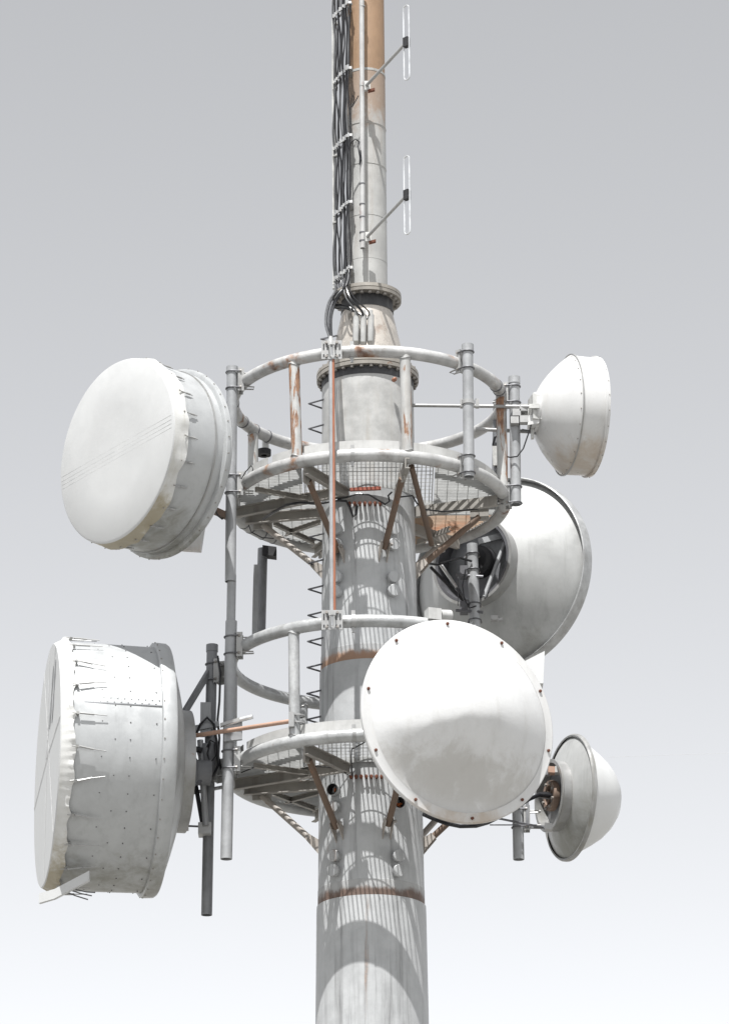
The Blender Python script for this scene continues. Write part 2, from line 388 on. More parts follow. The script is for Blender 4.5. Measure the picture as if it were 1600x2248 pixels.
def channel(a, b, h=.105, w=.045, t=.009):
    m_ = MB(); d = (b-a); x = d.cross(V((0, 0, 1))).normalized(); z = V((0, 0, 1))
    m_.box((a+b)/2, d/2, x*t/2, z*(h/2-t)); 
    m_.box((a+b)/2+z*(h/2-t/2)+x*(w/2-t/2)*1.0, d/2, x*w/2, z*t/2); m_.box((a+b)/2-z*(h/2-t/2)+x*(w/2-t/2), d/2, x*w/2, z*t/2)
    return m_
zb = zf1-.085
BEAMS = [(Q(668, 1030, zb), Q(764, 1088, zb)), (Q(520, 1127, zb), Q(752, 1080, zb)), (Q(540, 1141, zb), Q(706, 1128, zb)),
         (Q(1090, 1098, zb), Q(908, 1124, zb)), (Q(890, 1016, zb), Q(866, 1088, zb)),
         (pol(1.28, 135, zb), pol(.45, 135, zb)), (pol(1.28, 205, zb), pol(.45, 205, zb))]
BEAMS += [(Q(600, 1150, zb), Q(690, 1192, zb)), (Q(628, 1172, zb), Q(704, 1146, zb)), (Q(985, 1160, zb), Q(915, 1190, zb)), (Q(560, 1075, zb), Q(700, 1100, zb))]
STRUTS = [(-29, 1.17, -36, M_STRUT), (16.5, 1.12, 17, M_STRUT), (89, 1.08, 96, M_STRUT), (-100, 1.05, -95, M_STRUTG), (140, 1.08, 140, M_STRUTG), (205, 1.08, 205, M_STRUTG)]
def platform(zf, zh, label, rail_m, posts, gaps, upper):
    pl = thing('service_platform', label, 'platform', V((0, 0, zf)))
    MB().tube(ring_pts(1.33, zh), .06, 16, closed=True).build('handrail', rail_m, pl)
    MB().tube(ring_pts(1.33, zf), .062, 16, closed=True).build('floor_ring', rail_m, pl)
    for (a, b) in gaps: MB().arcband(1.288, 1.296, zf+.02, zf+.165, a, b, max(4, int((b-a)/4))).build('toe_plate', M_TOE, pl)
    for (a1, a0) in posts: MB().tube([pol(1.33, a0, zf+.02), pol(1.33, a1, zh-.02)], .052, 18).build('post', M_POST if upper else M_RAIL, pl)
    for (a1, a0) in posts:
        for a_, z_, sg in ((a1, zh, -1), (a0, zf, 1)):
            c_ = pol(1.33, a_, z_+sg*.058); MB().tube([c_+V((.054*math.cos(t), .054*math.sin(t), .012*math.cos(2*t+2*R(a_)))) for t in [k*math.pi/10 for k in range(20)]], .007, 6, closed=True).build('weld_bead', M_GALV, pl)
    MB().arcband(.5, .512, zf-.01, zf+.05, 0, 360, 72).build('inner_ring', M_GRATE, pl)
    MB().arcband(1.255, 1.263, zf-.005, zf+.04, 0, 360, 96).build('edge_angle', M_GRATE, pl)
    grating(pl, zf)
    for a, b in BEAMS:
        o = V((0, 0, zf-zf1)); thin = BEAMS.index((a, b)) > 6; (channel(a+o, b+o, .05, .03, .006) if thin else channel(a+o, b+o)).build('floor_beam', M_BEAM, pl)
    for (a, r_, a2, mt_) in STRUTS:
        zl = zf-.66; rs = RSH(zl)
        t0, t1 = pol(r_, a, zf-.14), pol(rs+.055, a2, zl+.03)
        s = MB().tube([t0, t1], .031, 14).build('strut', mt_, pl)
        dd = (t1-t0).normalized(); side = dd.cross(V((0, 0, 1))).normalized(); nrm_ = side.cross(dd)
        e = pol(rs-.02, a2, zl-.12)
        g_ = MB()
        for k in (-1, 1):
            o = side*.034*k
            vs = [t1-dd*.07+nrm_*.03+o, t1-dd*.07-nrm_*.03+o, e+o, e+V((0, 0, .15))+o]
            vs += [q+side*.008*k for q in vs]
            g_.add(vs, [(0, 1, 2, 3), (4, 7, 6, 5), (0, 4, 5, 1), (1, 5, 6, 2), (2, 6, 7, 3), (3, 7, 4, 0)])
        g_.build('gusset', M_STRUTG, pl)
        place('bolt', hexm, pl, t1-dd*.05+side*.05, side)
        MB().box(t0+V((0, 0, .02)), pol(.09, a, 0), side*.012, V((0, 0, .06))).build('lug', M_BEAM, pl)
    return pl
up_pl = platform(zf1, zh1, 'upper round service platform with rust streaked handrail and grating floor', M_RAILR, [(-32, -30.5), (15.5, 16), (79, 78), (180, 180), (-120, -120)],
                 [(-63, -48), (-45, -33), (-28, 13), (19, 48), (51, 76), (80, 130), (132, 178), (182, 240), (242, 294)], True)
lo_pl = platform(zf2, zh2, 'lower round service platform partly hidden behind the white domed dish', M_RAIL, [(-32, -31.5), (45, 45), (90, 90), (150, 150), (-150, -150), (-95, -95)],
                 [(-63, -34), (-30, 12), (16, 43), (47, 88), (92, 148), (152, 208), (212, 263), (267, 293)], False)
# small saddle clamps on the rails
for pl, z in ((up_pl, zh1), (up_pl, zf1), (lo_pl, zh2), (lo_pl, zf2)):
    c = pol(1.33, -6.5, z)
    k = MB(); k.lathe(c-V((.02, 0, 0)), V((1, .1, 0)), [(0, .062), (0, .068), (.04, .068), (.04, .062)], 20)
    k.box(c+V((0, 0, .085)), V((.018, 0, 0)), V((0, .01, 0)), V((0, 0, .02))); k.box(c-V((0, .01, .09)), V((.014, 0, 0)), V((0, .01, 0)), V((0, 0, .025)))
    k.build('saddle_clamp', M_GALV, pl)
# cable bands round the rails
def band(pl, deg, z, w=.012, r_=.066, mat=M_RUNG):
    c = pol(1.33, deg, z); t = V((math.cos(R(deg)), math.sin(R(deg)), 0))
    MB().lathe(c-t*w/2, t, [(0, .05), (0, r_), (w, r_), (w, .05)], 20).build('band', mat, pl)
for d in (-112, -118, -127, -134): band(up_pl, d, zf1)
for d in (70, 75, 85): band(up_pl, d, zh1)
for d in (-88, -110, -121, -130): band(up_pl, d, zh1)
for d in (78, 83): band(up_pl, d, zf1)
# inner rusty angle in front of the shaft, upper platform
MB().bar(P(768, 1075, -.62), P(836, 1072, -.62), .03, .03).build('angle_bar', plain('red_rust', (.3, .09, .06), .85), up_pl)
# loose brace behind the shaft on the right
MB().tube([P(903, 1024, -1.12), P(947, 1195, .15)], .028, 12).build('strut', M_STRUT, up_pl)

# ------------------------------------------------------------------ mounting poles
def clamp(root, c, toward, z, rp, L=.14, mat=M_GALV):
    """plate between a pole (centre c, radius rp) and a ring, with two U-bolts"""
    d = V((toward.x-c.x, toward.y-c.y, 0)).normalized(); s = V((-d.y, d.x, 0)); u = V((0, 0, 1))
    c = V((c.x, c.y, z)); m_ = MB()
    m_.box(c+d*(rp+.012), d*.006, s*.055, u*.12)
    for k in (-1, 1): m_.box(c+d*(rp+.03)+s*.05*k, d*.03, s*.004, u*.12)
    o = m_.build('clamp_plate', mat, root)
    for k in (-1, 1):
        zz = u*.085*k; rr = rp+.007
        pts = [c+zz+d*(rp+.03)+s*rr] + [c+zz+rr*(math.cos(t)*s - math.sin(t)*d) for t in [math.pi*i/12 for i in range(13)]] + [c+zz+d*(rp+.03)-s*rr]
        MB().tube(pts, .007, 8).build('u_bolt', M_RUNG if rp > .04 else M_GALV, root)
        for sg in (-1, 1): place('nut', hexm, root, c+zz+d*(rp+.018)+s*rr*sg, d, .8)
    if toward.length > .01:
        for k in (-1, 1): MB().tube([c+u*.07*k+d*(rp+.02)+s*.04, c+u*.07*k+d*(rp+.16)+s*.03, c+u*.07*k+d*(rp+.16)-s*.03, c+u*.07*k+d*(rp+.02)-s*.04], .007, 6).build('saddle_rod', M_GALV, root)
    return o
def pole(name, label, top, bot, r_, mat, clamps=(), cap=None, group='mounting poles'):
    root = thing(name, label, 'pole', bot, group)
    MB().pipe(bot, top, r_).build('pipe', mat, root)
    if cap: MB().lathe(top-V((0, 0, .07)), V((0, 0, 1)), [(0, r_), (0, r_+.006), (.07, r_+.006), (.076, .001)], 20).build('end_cap', mat, root)
    ax = (top-bot)
    for (z, toward) in clamps:
        t = (z-bot.z)/ax.z; c = bot+ax*t
        clamp(root, c, toward, z, r_)
    return root
def pp(px0, py0, px1, py1, Y): return P(px0, py0, Y), P(px1, py1, Y)
t, b = pp(510, 806, 506, 1277, -.62)
p1 = pole('mounting_pole', 'pale pole holding the flat faced drum antenna on the left of the upper platform', t, b, .052, M_PIPE, [(zh1, pol(1.33, -63, 0)), (zf1-.02, pol(1.33, -63, 0))], True)
t, b = pp(509, 1262, 507, 1375, -.60)
MB().pipe(b, t, .043).build('spigot_pipe', M_PIPE, p1)
t, b = pp(508, 1364, 497, 1886, -.62)
p2 = pole('mounting_pole', 'grey pole with pale lower end clamped to left of lower platform', t, b, .055, M_PIPE, [(zh2, pol(1.33, -62, 0)), (zf2-.02, pol(1.33, -62, 0))])
t, b = pp(466, 1416, 454, 2009, .1)
p3 = pole('mounting_pole', 'dark grey pole directly behind the large drum antenna at lower left', t, b, .052, M_PIPED, [(Z(1475, .1), pol(1.33, -90, 0)), (Z(1690, .1), pol(1.33, -90, 0))], True)
t, b = pp(1026, 757, 1029, 1047, -1.09)
r1 = pole('mounting_pole', 'pale grey pole on right front of upper platform carrying a long stay rod', t, b, .052, M_PIPE, [(zh1, pol(1.33, 41, 0)), (zf1-.01, pol(1.33, 41, 0))], True)
t, b = pp(1128, 828, 1132, 1108, -.26)
r2 = pole('mounting_pole', 'pale grey pole beside the white shrouded dish on the upper right', t, b, .052, M_PIPE, [(zh1-.02, pol(1.33, 80, 0)), (zf1-.01, pol(1.33, 80, 0))], True)
t, b = pp(1133, 1640, 1138, 1887, .0)
r3 = pole('mounting_pole', 'short grey pole end hanging below the white domed dish at lower right', t, b, .053, M_PIPE, [(Z(1800, 0), P(1170, 1800, 0))])
t, b = pp(1036, 1195, 1044, 1420, 1.22)
r4 = pole('mounting_pole', 'grey pole striped with shadow in front of the large dish back', t, b, .055, M_PIPE, [(Z(1235, 1.22), P(1035, 1235, 2)), (Z(1345, 1.22), P(1045, 1345, 2))])
t, b = pp(577, 1205, 572, 1400, 1.15)
r5 = pole('mounting_pole', 'dark grey square post seen behind left rear of upper platform', t, b, .05, M_PIPED)
MB().bar(*pp(568, 1240, 564, 1395, 1.12), .02, .1, V((1, 0, 0))).build('side_strip', M_PIPE, r5)
MB().box(P(592, 1213, 1.12), V((.07, 0, -.01)), V((0, .06, 0)), V((0, 0, .05))).build('junction_box', M_DARK, r5)
t, b = pp(1092, 880, 1089, 1060, .35)
r6 = pole('mounting_pole', 'thin dark post wrapped in black cable loop behind upper right rail', t, b, .045, M_PIPED)
MB().tube([P(1086, 960, .28), P(1082, 975, .27), P(1084, 1000, .27), P(1090, 1025, .27), P(1100, 1018, .27), P(1108, 985, .27), P(1106, 962, .27), P(1098, 952, .27), P(1086, 960, .27)], .012, 8).build('cable_coil', M_BLACK, r6)
MB().bar(P(1090, 980, .25), P(1092, 1022, .25), .09, .03, V((0, 1, 0))).build('bracket', M_WHITEPART, r6)

# ------------------------------------------------------------------ dish antennas
def nrm(psi, tau=0.0):
    a, b = R(psi), R(tau); return V((math.sin(a)*math.cos(b), -math.cos(a)*math.cos(b), math.sin(b)))
def on(o, n, t, r, ang):            # point in a dish frame
    a, b, n = basis(n); return o+n*t+r*(math.cos(ang)*a+math.sin(ang)*b)
def para(t0, t1, r0, r1, k=12):     # parabolic bowl from hub (t0, r0) to rim (t1, r1)
    return [(t0+(t1-t0)*((r0+(r1-r0)*i/k)**2-r0**2)/(r1**2-r0**2), r0+(r1-r0)*i/k) for i in range(k+1)]
def ring_part(root, name, mat, o, n, prof, seg=96): return MB().lathe(o, n, prof, seg).build(name, mat, root)
def strip(root, name, mat, o, n, pts, w, lift=.003):   # thin strip lying on a flat face, pts in face coords
    a, b, n = basis(n); m_ = MB()
    for (x0, y0), (x1, y1) in zip(pts, pts[1:]):
        p, q = o+a*x0+b*y0+n*lift, o+a*x1+b*y1+n*lift
        d = (q-p); s = d.cross(n).normalized()*w/2
        m_.box((p+q)/2, d/2, s, n*.0009)
    return m_.build(name, mat, root)

# --- upper left drum with flat white radome
nA = nrm(-49.5, -1.5); oA = P(255, 989, -1.38); rA = .893
A = thing('drum_antenna', 'large drum antenna with flat white radome face on the upper left', 'antenna', oA+V((0, 0, -.95)), 'microwave antennas')
f = MB().lathe(oA, nA, [(.004, .001), (.004, rA*.5), (.003, rA-.02), (-.004, rA-.006), (-.016, rA)], 128).build('radome_face', M_FABRIC, A)
for i, off in enumerate((-.0, .045, .085, .125)):  # shadows of overhead wires, painted on the face as thin strips
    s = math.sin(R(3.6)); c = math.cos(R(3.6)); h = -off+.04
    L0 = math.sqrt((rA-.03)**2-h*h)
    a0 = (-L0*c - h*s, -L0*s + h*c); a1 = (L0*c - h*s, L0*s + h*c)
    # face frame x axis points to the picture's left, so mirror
    strip(f, 'wire_shadow_line', M_LINE, oA, nA, [(-a0[0], a0[1]), (-a1[0], a1[1])], .0025, .0036)
def scal(amp, k, ph=0.):
    return lambda t, r, an: t+(amp*(.5*math.sin(an*k+ph)+.35*math.sin(an*(k*.37)+1.3+ph)+.25*math.sin(an*k*1.9+2)) if t < -.08 else 0)
MB().lathe(oA, nA, [(-.016, rA), (-.05, rA+.006), (-.09, rA+.012), (-.15, rA+.022), (-.15, rA+.008)], 144,
           rf=lambda t, r, an: r+(.008*math.sin(an*13)+.005*math.sin(an*29) if t < -.06 else 0), tf=scal(.03, 9)).build('radome_skirt', M_SKIRT, A)
MB().lathe(oA, nA, [(-.03, rA-.005), (-.6, rA-.02), (-.6, rA+.015), (-.61, rA+.03), (-.64, rA+.032), (-.645, rA+.02), (-.67, rA+.022), (-.69, rA+.005)]+[(-.69-.26*(1-((rA-x)**0)*(x/rA)**2), x) for x in (rA-.01, .8, .7, .6, .5, .4, .3)], 128).build('shroud', M_SHROUD, A)
ring_part(A, 'shroud_band', M_TRIM, oA, nA, [(-.5, rA-.02), (-.5, rA-.006), (-.515, rA-.006), (-.515, rA-.02)])
ring_part(A, 'mount_hub', M_TRIM, oA, nA, [(-.93, .3), (-1.1, .3), (-1.1, .25), (-1.12, .001)], 48)
for k in range(24):
    an = R(15*k+6); a = on(oA, nA, -.12, rA+.02, an); b = on(oA, nA, -.28, rA+.004, an)
    MB().tube([a, a*.5+b*.5, b], .005, 6).build('tension_rod', M_GALV, A)
    MB().tube([on(oA, nA, -.20, rA+.012, an), on(oA, nA, -.25, rA+.008, an)], .009, 6).build('spring', M_GALV, A)
    place('bolt', hexm, A, on(oA, nA, -.115, rA+.022, an), on(oA, nA, -.11, rA+.5, an)-oA, .4)
for k in range(36): place('bolt', hexm, A, on(oA, nA, -.625, rA+.03, R(10*k)), on(oA, nA, 0, 1, R(10*k))-oA, .42)
pA = P(430, 1160, -.75)
MB().box(pA+V((-.02, 0, -.08)), V((.09, .02, 0)), V((.005, .03, 0)), V((.02, 0, .15))).build('mount_shoe', M_SHROUDW, A)
MB().bar(on(oA, nA, -1.05, .1, 1.5), P(500, 1000, -.62), .1, .1).build('mount_arm', M_GALV, A)
MB().bar(on(oA, nA, -.95, .28, -1.2), P(503, 1135, -.6), .06, .06).build('mount_arm', M_STRUT, A)
MB().bar(on(oA, nA, -.95, .28, 1.2), P(507, 900, -.6), .06, .06).build('mount_arm', M_GALV, A)

# --- lower left big drum
nB = nrm(-79, 0); oB = P(104, 1680, -.4); rB = 1.195
B = thing('drum_antenna', 'largest drum antenna with rows of spring rods, seen side on at lower left', 'antenna', oB+V((0, 0, -1.3)), 'microwave antennas')
f = MB().lathe(oB, nB, [(.0, .001), (.0, 1.14), (-.01, 1.15)], 128).build('radome_face', M_FABRIC, B)
for pts in ([(0, -1.12), (0, 1.12)], [(-.75, -.85), (.45, 1.05)], [(-1.12, .15), (-.1, .08), (1.12, -.12)], [(.1, .08), (-.55, 1.0)]):
    strip(f, 'seam', M_LINE, oB, nB, pts, .012, .004)
for x0 in (-.38, -.18):   # slanted outline mark high on the face
    strip(f, 'mark', M_PIPED, oB, nB, [(x0, .3), (x0-.12, .45), (x0-.12, .7), (x0-.22, .85), (x0-.22, .72), (x0-.08, .52), (x0, .3)], .018, .004)
MB().lathe(oB, nB, [(-.01, 1.15), (-.07, 1.18), (-.1, 1.195), (-.13, 1.2), (-.13, 1.185)], 384,
           rf=lambda t, r, an: r+(.009*math.sin(an*24)+.005*math.sin(an*96+1)+.003*math.sin(an*61) if t < -.08 else .002*math.sin(an*96) if t < -.05 else 0), tf=lambda t, r, an: t+(.03*(abs(math.cos(an*12))**.6-.6)+.012*math.sin(an*7)+.005*math.sin(an*41) if t < -.08 else 0)).build('radome_skirt', M_SKIRT, B)
MB().lathe(oB, nB, [(-.05, 1.165), (-.15, 1.17), (-.5, 1.165), (-.93, 1.16), (-.93, 1.185), (-.94, 1.2), (-.97, 1.205), (-1.05, 1.2), (-1.07, 1.185)], 128).build('shroud', M_SHROUD, B)
MB().lathe(oB, nB, [(-1.07, 1.185)]+[(-1.07-.17*(1-((x-.5)/.65)**1.3), x) for x in (1.14, 1.0, .85, .7, .6, .52)]+[(-1.24, .45), (-1.24, .001)], 96).build('reflector_back', M_DISHBACK, B)
ring_part(B, 'mount_ring', M_TRIM, oB, nB, [(-1.22, .56), (-1.22, .58), (-1.33, .58), (-1.33, .545), (-1.22, .545)], 64)
for k in range(24):
    an = R(15*k+7.5); a = on(oB, nB, -.1, 1.212, an); b = on(oB, nB, -.42, 1.2, an+R(2.5*math.sin(k*2.3)))
    MB().tube([a, b], .0045, 6).build('tension_rod', M_GALV, B)
    MB().tube([on(oB, nB, -.17, 1.209, an), on(oB, nB, -.3, 1.204, an+R(1.6*math.sin(k*2.3)))], .0095, 8).build('spring', M_GALV, B)
    MB().box(on(oB, nB, -.15, 1.2, an), nB*.012, (on(oB, nB, 0, 1, an)-oB)*.018, nB.cross(on(oB, nB, 0, 1, an)-oB)*.014).build('rod_bracket', M_TRIM, B)
riv = MB()
for k in range(44):
    for t_ in (-.38, -.64, -.88) if k % 2 else (-.5, -.64):
        an = R(k*360/44+3); p = on(oB, nB, t_, 1.163, an); d = (on(oB, nB, 0, 1, an)-oB)
        riv.lathe(p, d, [(0, .007), (.006, .006), (.008, .001)], 6)
lapr = MB()
# riveted lap joint on the side that faces the camera
for k in range(12):
    for j in (0, 1):
        an = math.pi-R(15.2+2.0*j); d = on(oB, nB, 0, 1, an)-oB
        lapr.lathe(on(oB, nB, -.17-.064*k-.032*j, 1.165, an), d, [(0, .008), (.004, .006), (.006, .001)], 8)
an = math.pi-R(14.2); d = on(oB, nB, 0, 1, an)-oB
MB().box(on(oB, nB, -.54, 1.166, an), nB*.39, d*.003, nB.cross(d)*.006).build('lap_seam', M_PIPED, B)
riv.build('rivets', M_RIVET, B, kind='stuff'); lapr.build('rivets', M_SHROUD, B, kind='stuff')
for k in range(40):
    an = R(9*k+2); place('bolt', hexm, B, on(oB, nB, -.95, 1.2, an), on(oB, nB, 0, 1, an)-oB, .45)
# hanging flap under the drum
fa, fb, fc = P(196, 1922, -.9), P(120, 1962, -.95), P(86, 1972, -.98)
fl_ = MB(); hz = V((0, 0, .045)); dp = V((.0, .16, .03))
fl_.add([fa-hz, fb-hz, fc-hz, fc+hz, fb+hz, fa+hz]+[q+dp for q in (fa-hz, fb-hz, fc-hz, fc+hz, fb+hz, fa+hz)],
        [(0, 1, 4, 5), (1, 2, 3, 4), (6, 11, 10, 7), (7, 10, 9, 8), (0, 6, 7, 1), (1, 7, 8, 2), (3, 9, 10, 4), (4, 10, 11, 5), (0, 5, 11, 6), (2, 8, 9, 3)])
fl_.build('loose_flap', M_FABRIC, B, 20)
for dx in (0, 14, 26):
    MB().tube([P(128+dx, 1950, -.75), P(165+dx, 1966-dx*.3, -.7), P(194+dx*.6, 1975-dx*.6, -.68)], .006, 6).build('tension_rod', M_RUNG, B)
# mount behind the drum
hub = on(oB, nB, -1.5, 0, 0)
MB().lathe(oB, nB, [(-1.2, .2), (-1.36, .2), (-1.42, .12), (-1.55, .12), (-1.56, .001)], 32).build('feed_housing', M_PIPED, B)
for dz in (.1, -.12, -.22):
    p = on(oB, nB, -1.3, .12, math.pi*.6)+V((0, 0, dz)); MB().tube([p, p+V((.12, .02, 0)), p+V((.16, .02, -.01))], .03, 12).build('mount_boss', M_DARK if dz > 0 else M_RUNG, B)
MB().bar(on(oB, nB, -1.28, .56, math.pi*.5), P(462, 1470, .1), .05, .05).build('mount_arm', M_PIPED, B)
MB().tube([P(420, 1665, .0), P(448, 1826, .02)], .022, 10).build('brace', M_DARK, B)
MB().tube([P(440, 1625, -.08), P(452, 1812, -.05)], .03, 10).build('brace', M_PIPE, B)
MB().box(P(376, 1621, -.55), V((.055, 0, 0)), V((0, .03, 0)), V((0, 0, .06))).build('stay_bracket', M_GALV, B)
MB().box(P(405, 1813, .0), V((.04, 0, 0)), V((0, .04, 0)), V((0, 0, .04))).build('foot_block', M_GALV, B)
MB().tube([P(405, 1813, .0), P(452, 1815, .02)], .01, 8).build('adjuster_rod', M_RUNG, B)
MB().box(P(450, 1822, .04), V((.06, 0, 0)), V((0, .08, 0)), V((0, 0, .055))).build('pole_clamp', M_GALV, B)
MB().box(P(452, 1580, .0), V((.05, 0, 0)), V((0, .05, 0)), V((0, 0, .16))).build('pole_clamp', M_PIPE, B)
MB().bar(P(425, 1600, -.05), P(480, 1590, -.05), .05, .05).build('cross_arm', M_PIPE, B)
MB().lathe(P(452, 1710, -.02), V((.05, .0, 1)), [(0, .05), (.05, .075), (.12, .08), (.2, .08), (.26, .1), (.33, .09), (.36, .001)], 20).build('pole_coupling', M_PIPED, B)
tag(MB().tube([P(432, 1610, -.05), P(440, 1590, -.1), P(455, 1575, -.1), P(470, 1590, -.1), P(478, 1640, -.1), P(479, 1680, -.1), P(468, 1705, -.1), P(445, 1712, -.1), P(430, 1700, -.08)], .013, 8).build('cable_loop', M_BLACK),
    'black cable loop hanging on the dark pole behind the large drum', 'cable', 'black feeder cables')
tag(MB().tube([P(462, 1630, -.12), P(456, 1655, -.12), P(462, 1675, -.12), P(474, 1660, -.12), P(472, 1630, -.12), P(462, 1625, -.12), P(455, 1640, -.12)], .009, 8).build('cable_loop', M_BLACK),
    'small tight black cable coil inside larger loop on the dark pole', 'cable', 'black feeder cables')

# --- upper right shrouded dish
nC = nrm(103, 0); oC = P(1243, 911, -.15); rC = .59
C_ = thing('shrouded_dish', 'small white shrouded dish on the upper right, seen from behind', 'antenna', oC+V((0, 0, -.6)), 'microwave antennas')
MB().lathe(oC, nC, para(-.33, 0, .14, rC, 14)+[(.0, rC+.008), (.012, rC+.008)], 96).build('reflector_back', M_SHROUDW, C_)
MB().lathe(oC, nC, [(.0125, rC), (.1, rC-.004), (.23, rC-.006), (.23, rC+.004), (.25, rC+.008), (.275, rC+.004), (.28, rC-.03), (.31, .3), (.32, .001)], 96).build('shroud', M_SHROUDW, C_)
ring_part(C_, 'rim_band', M_TRIM, oC, nC, [(-.004, rC+.006), (-.004, rC+.014), (.008, rC+.014), (.008, rC+.006)])
ring_part(C_, 'rim_band', M_SHROUDW, oC, nC, [(.235, rC), (.235, rC+.012), (.247, rC+.012), (.247, rC)])
for k in range(24):
    an = R(15*k); d = on(oC, nC, 0, 1, an)-oC
    place('bolt', hexm, C_, on(oC, nC, -.012, rC-.012, an), -nC, .4); place('bolt', hexm, C_, on(oC, nC, .262, rC+.004, an), d, .35)
ring_part(C_, 'hub_plate', M_SHROUDW, oC, nC, [(-.31, .2), (-.34, .2), (-.36, .17), (-.36, .001)], 40)
hb = P(1176, 900, -.3)
MB().box(hb, V((.055, .02, 0)), V((-.02, .09, 0)), V((0, 0, .13))).build('radio_unit', M_WHITEPART, C_)
MB().box(hb+V((-.03, -.02, -.13)), V((.055, .0, .01)), V((0, .06, 0)), V((.005, 0, .05))).build('feed_box', M_SHROUDW, C_)
MB().box(hb+V((.075, -.01, .02)), V((.03, 0, 0)), V((0, .05, 0)), V((0, 0, .1))).build('hub_bracket', M_WHITEPART, C_)
for dx, dz in ((-.03, .02), (.04, -.05), (.04, .07), (-.05, -.06)):
    MB().box(P(1140, 912, -.34)+V((dx, 0, dz)), V((.04, 0, 0)), V((0, .04, 0)), V((0, 0, .035))).build('pole_bracket', M_GALV, C_)
MB().box(P(1140, 912, -.26), V((.09, 0, 0)), V((0, .03, 0)), V((0, 0, .08))).build('pole_bracket', M_WHITEPART, C_)
MB().tube([P(1145, 945, -.2), P(1190, 953, -.15)], .017, 10).build('lower_arm', M_PIPED, C_)
MB().box(P(1168, 950, -.25), V((.015, 0, 0)), V((0, .03, 0)), V((0, 0, .06))).build('lug', M_WHITEPART, C_)
tag(MB().tube([P(1166, 930, -.37), P(1160, 950, -.38), P(1148, 985, -.36), P(1135, 1002, -.35), P(1120, 1004, -.33), P(1108, 1002, -.2)], .007, 8).build('coax_cable', M_BLACK),
    'thin black coax hanging from the white shrouded dish to its pole', 'cable', 'black feeder cables')

# --- large dish behind the tower on the right (we see its back)
nD = nrm(146, 0); oD = P(1101, 1264, 1.85); rD = 1.02
D_ = thing('open_dish', 'large grey dish behind the tower on the right, its bare back in view', 'antenna', oD+V((0, 0, -1.35)), 'microwave antennas')
MB().lathe(oD, nD, para(-.42, 0, .44, rD, 16)+[(.0, rD+.0), (.012, rD+.012), (.03, rD+.0), (.03, rD-.02)]+para(-.40, .02, .44, rD-.02, 10)[::-1], 128).build('reflector', M_DISHBACK, D_)
MB().lathe(oD, nD, [(-.02, rD-.012), (-.085, rD-.004), (-.09, rD+.004), (-.085, rD+.012), (.03, rD+.024), (.05, rD+.022), (.05, rD+.005), (.03, rD)], 128).build('rim', M_RAIL, D_)
MB().lathe(oD, nD, [(-.34, .45), (-.55, .455), (-.56, .47), (-.575, .47), (-.575, .44), (-.34, .435)], 96).build('mount_ring', M_TRIM, D_)
MB().lathe(oD, nD, [(-.345, .43), (-.40, .4), (-.45, .2), (-.45, .001)], 64).build('back_plate', M_PIPED, D_)
MB().lathe(oD, nD, [(-.37, .434), (-.57, .438), (-.57, .41), (-.37, .405)], 64).build('inner_lining', M_RUNG, D_)
MB().lathe(on(oD, nD, -.45, .05, .0), nD, [(0.02, .17), (-.09, .16), (-.12, .12), (-.12, .001)], 40).build('feed_cover', M_DARK, D_)
MB().box(P(1052, 1240, 1.4), V((.03, 0, .02)), V((0, .02, 0)), V((-.01, 0, .07))).build('cable_rag', M_ORANGE, D_)
for px, py, m_ in ((1143, 1255, M_WHITEPART), (1147, 1197, M_DARK), (1123, 1153, M_PIPE), (1085, 1358, M_GALV)):
    k = MB(); p = P(px, py, 1.42); k.box(p, V((.035, 0, 0)), V((0, .04, 0)), V((.0, 0, .022))); k.box(p+V((.05, 0, -.01)), V((.03, 0, .01)), V((0, .01, 0)), V((-.004, 0, .012))); k.build('rim_clip', m_, D_)
for a_, b_, m_, rr in (((1112, 1180), (1062, 1310), M_PIPE, .021), ((966, 1238), (1002, 1290), M_ALU, .018), ((945, 1245), (1018, 1320), M_DARK, .016), ((1002, 1290), (1020, 1320), M_RUNG, .02), ((1100, 1170), (1118, 1215), M_RUNG, .016)):
    MB().tube([P(*a_, 1.3), P(*b_, 1.26)], rr, 10).build('mount_rod', m_, D_)
MB().bar(P(1050, 1190, 1.35), P(1118, 1172, 1.35), .04, .06).build('mount_arm', M_PIPE, D_)
for py in (1262, 1340):
    MB().box(P(1018, py-5, 1.25), V((.04, 0, 0)), V((0, .05, 0)), V((0, 0, .06))).build('pole_bracket', M_RUNG, D_)
    MB().tube([P(1000, py, 1.2), P(1060, py+4, 1.18)], .016, 8).build('mount_rod', M_RUNG, D_)
MB().tube([P(1005, 1262, 1.25), P(1005, 1330, 1.25)], .004, 6).build('cord', M_RUNG, D_)

# --- front dish with domed white radome
nE = nrm(24.5, 1.0); oE = P(1006, 1582, -1.9); rE = .945
E_ = thing('domed_dish', 'white dish with bulging weathered radome in front of lower platform', 'antenna', oE+V((0, 0, -1.0)), 'microwave antennas')
a_, b_, n_ = basis(nE)
def dome_t(r, an):
    q = r/.875
    base = .42*(1-q**2.1)
    # sagging, slightly dented skin
    u_, w_ = r*math.cos(an), r*math.sin(an)
    # crease: below a slanting line the slack skin falls back more steeply (fades out to the right)
    e = (-.07-.2*u_+.012*math.sin(9*u_+.5)+.008*math.sin(21*u_))-w_
    fade = 1/(1+math.exp(-(u_+.3)/.09))
    relu = .5*(e+math.sqrt(e*e+.0009+.01*(1-fade)))
    sag = -(.10+.2*fade)*relu*(1-q**5) + .012*math.sin(3.1*u_+1.2)*math.sin(2.3*w_+.4)*(1-q**2)
    return base+sag
prof = [(0, .001)]+[(0, .875*i/80) for i in range(1, 81)]
MB().lathe(oE, nE, prof, 220, tf=lambda t, r, an: dome_t(r, an)+.008).build('radome', M_RADDIRT, E_, 60)
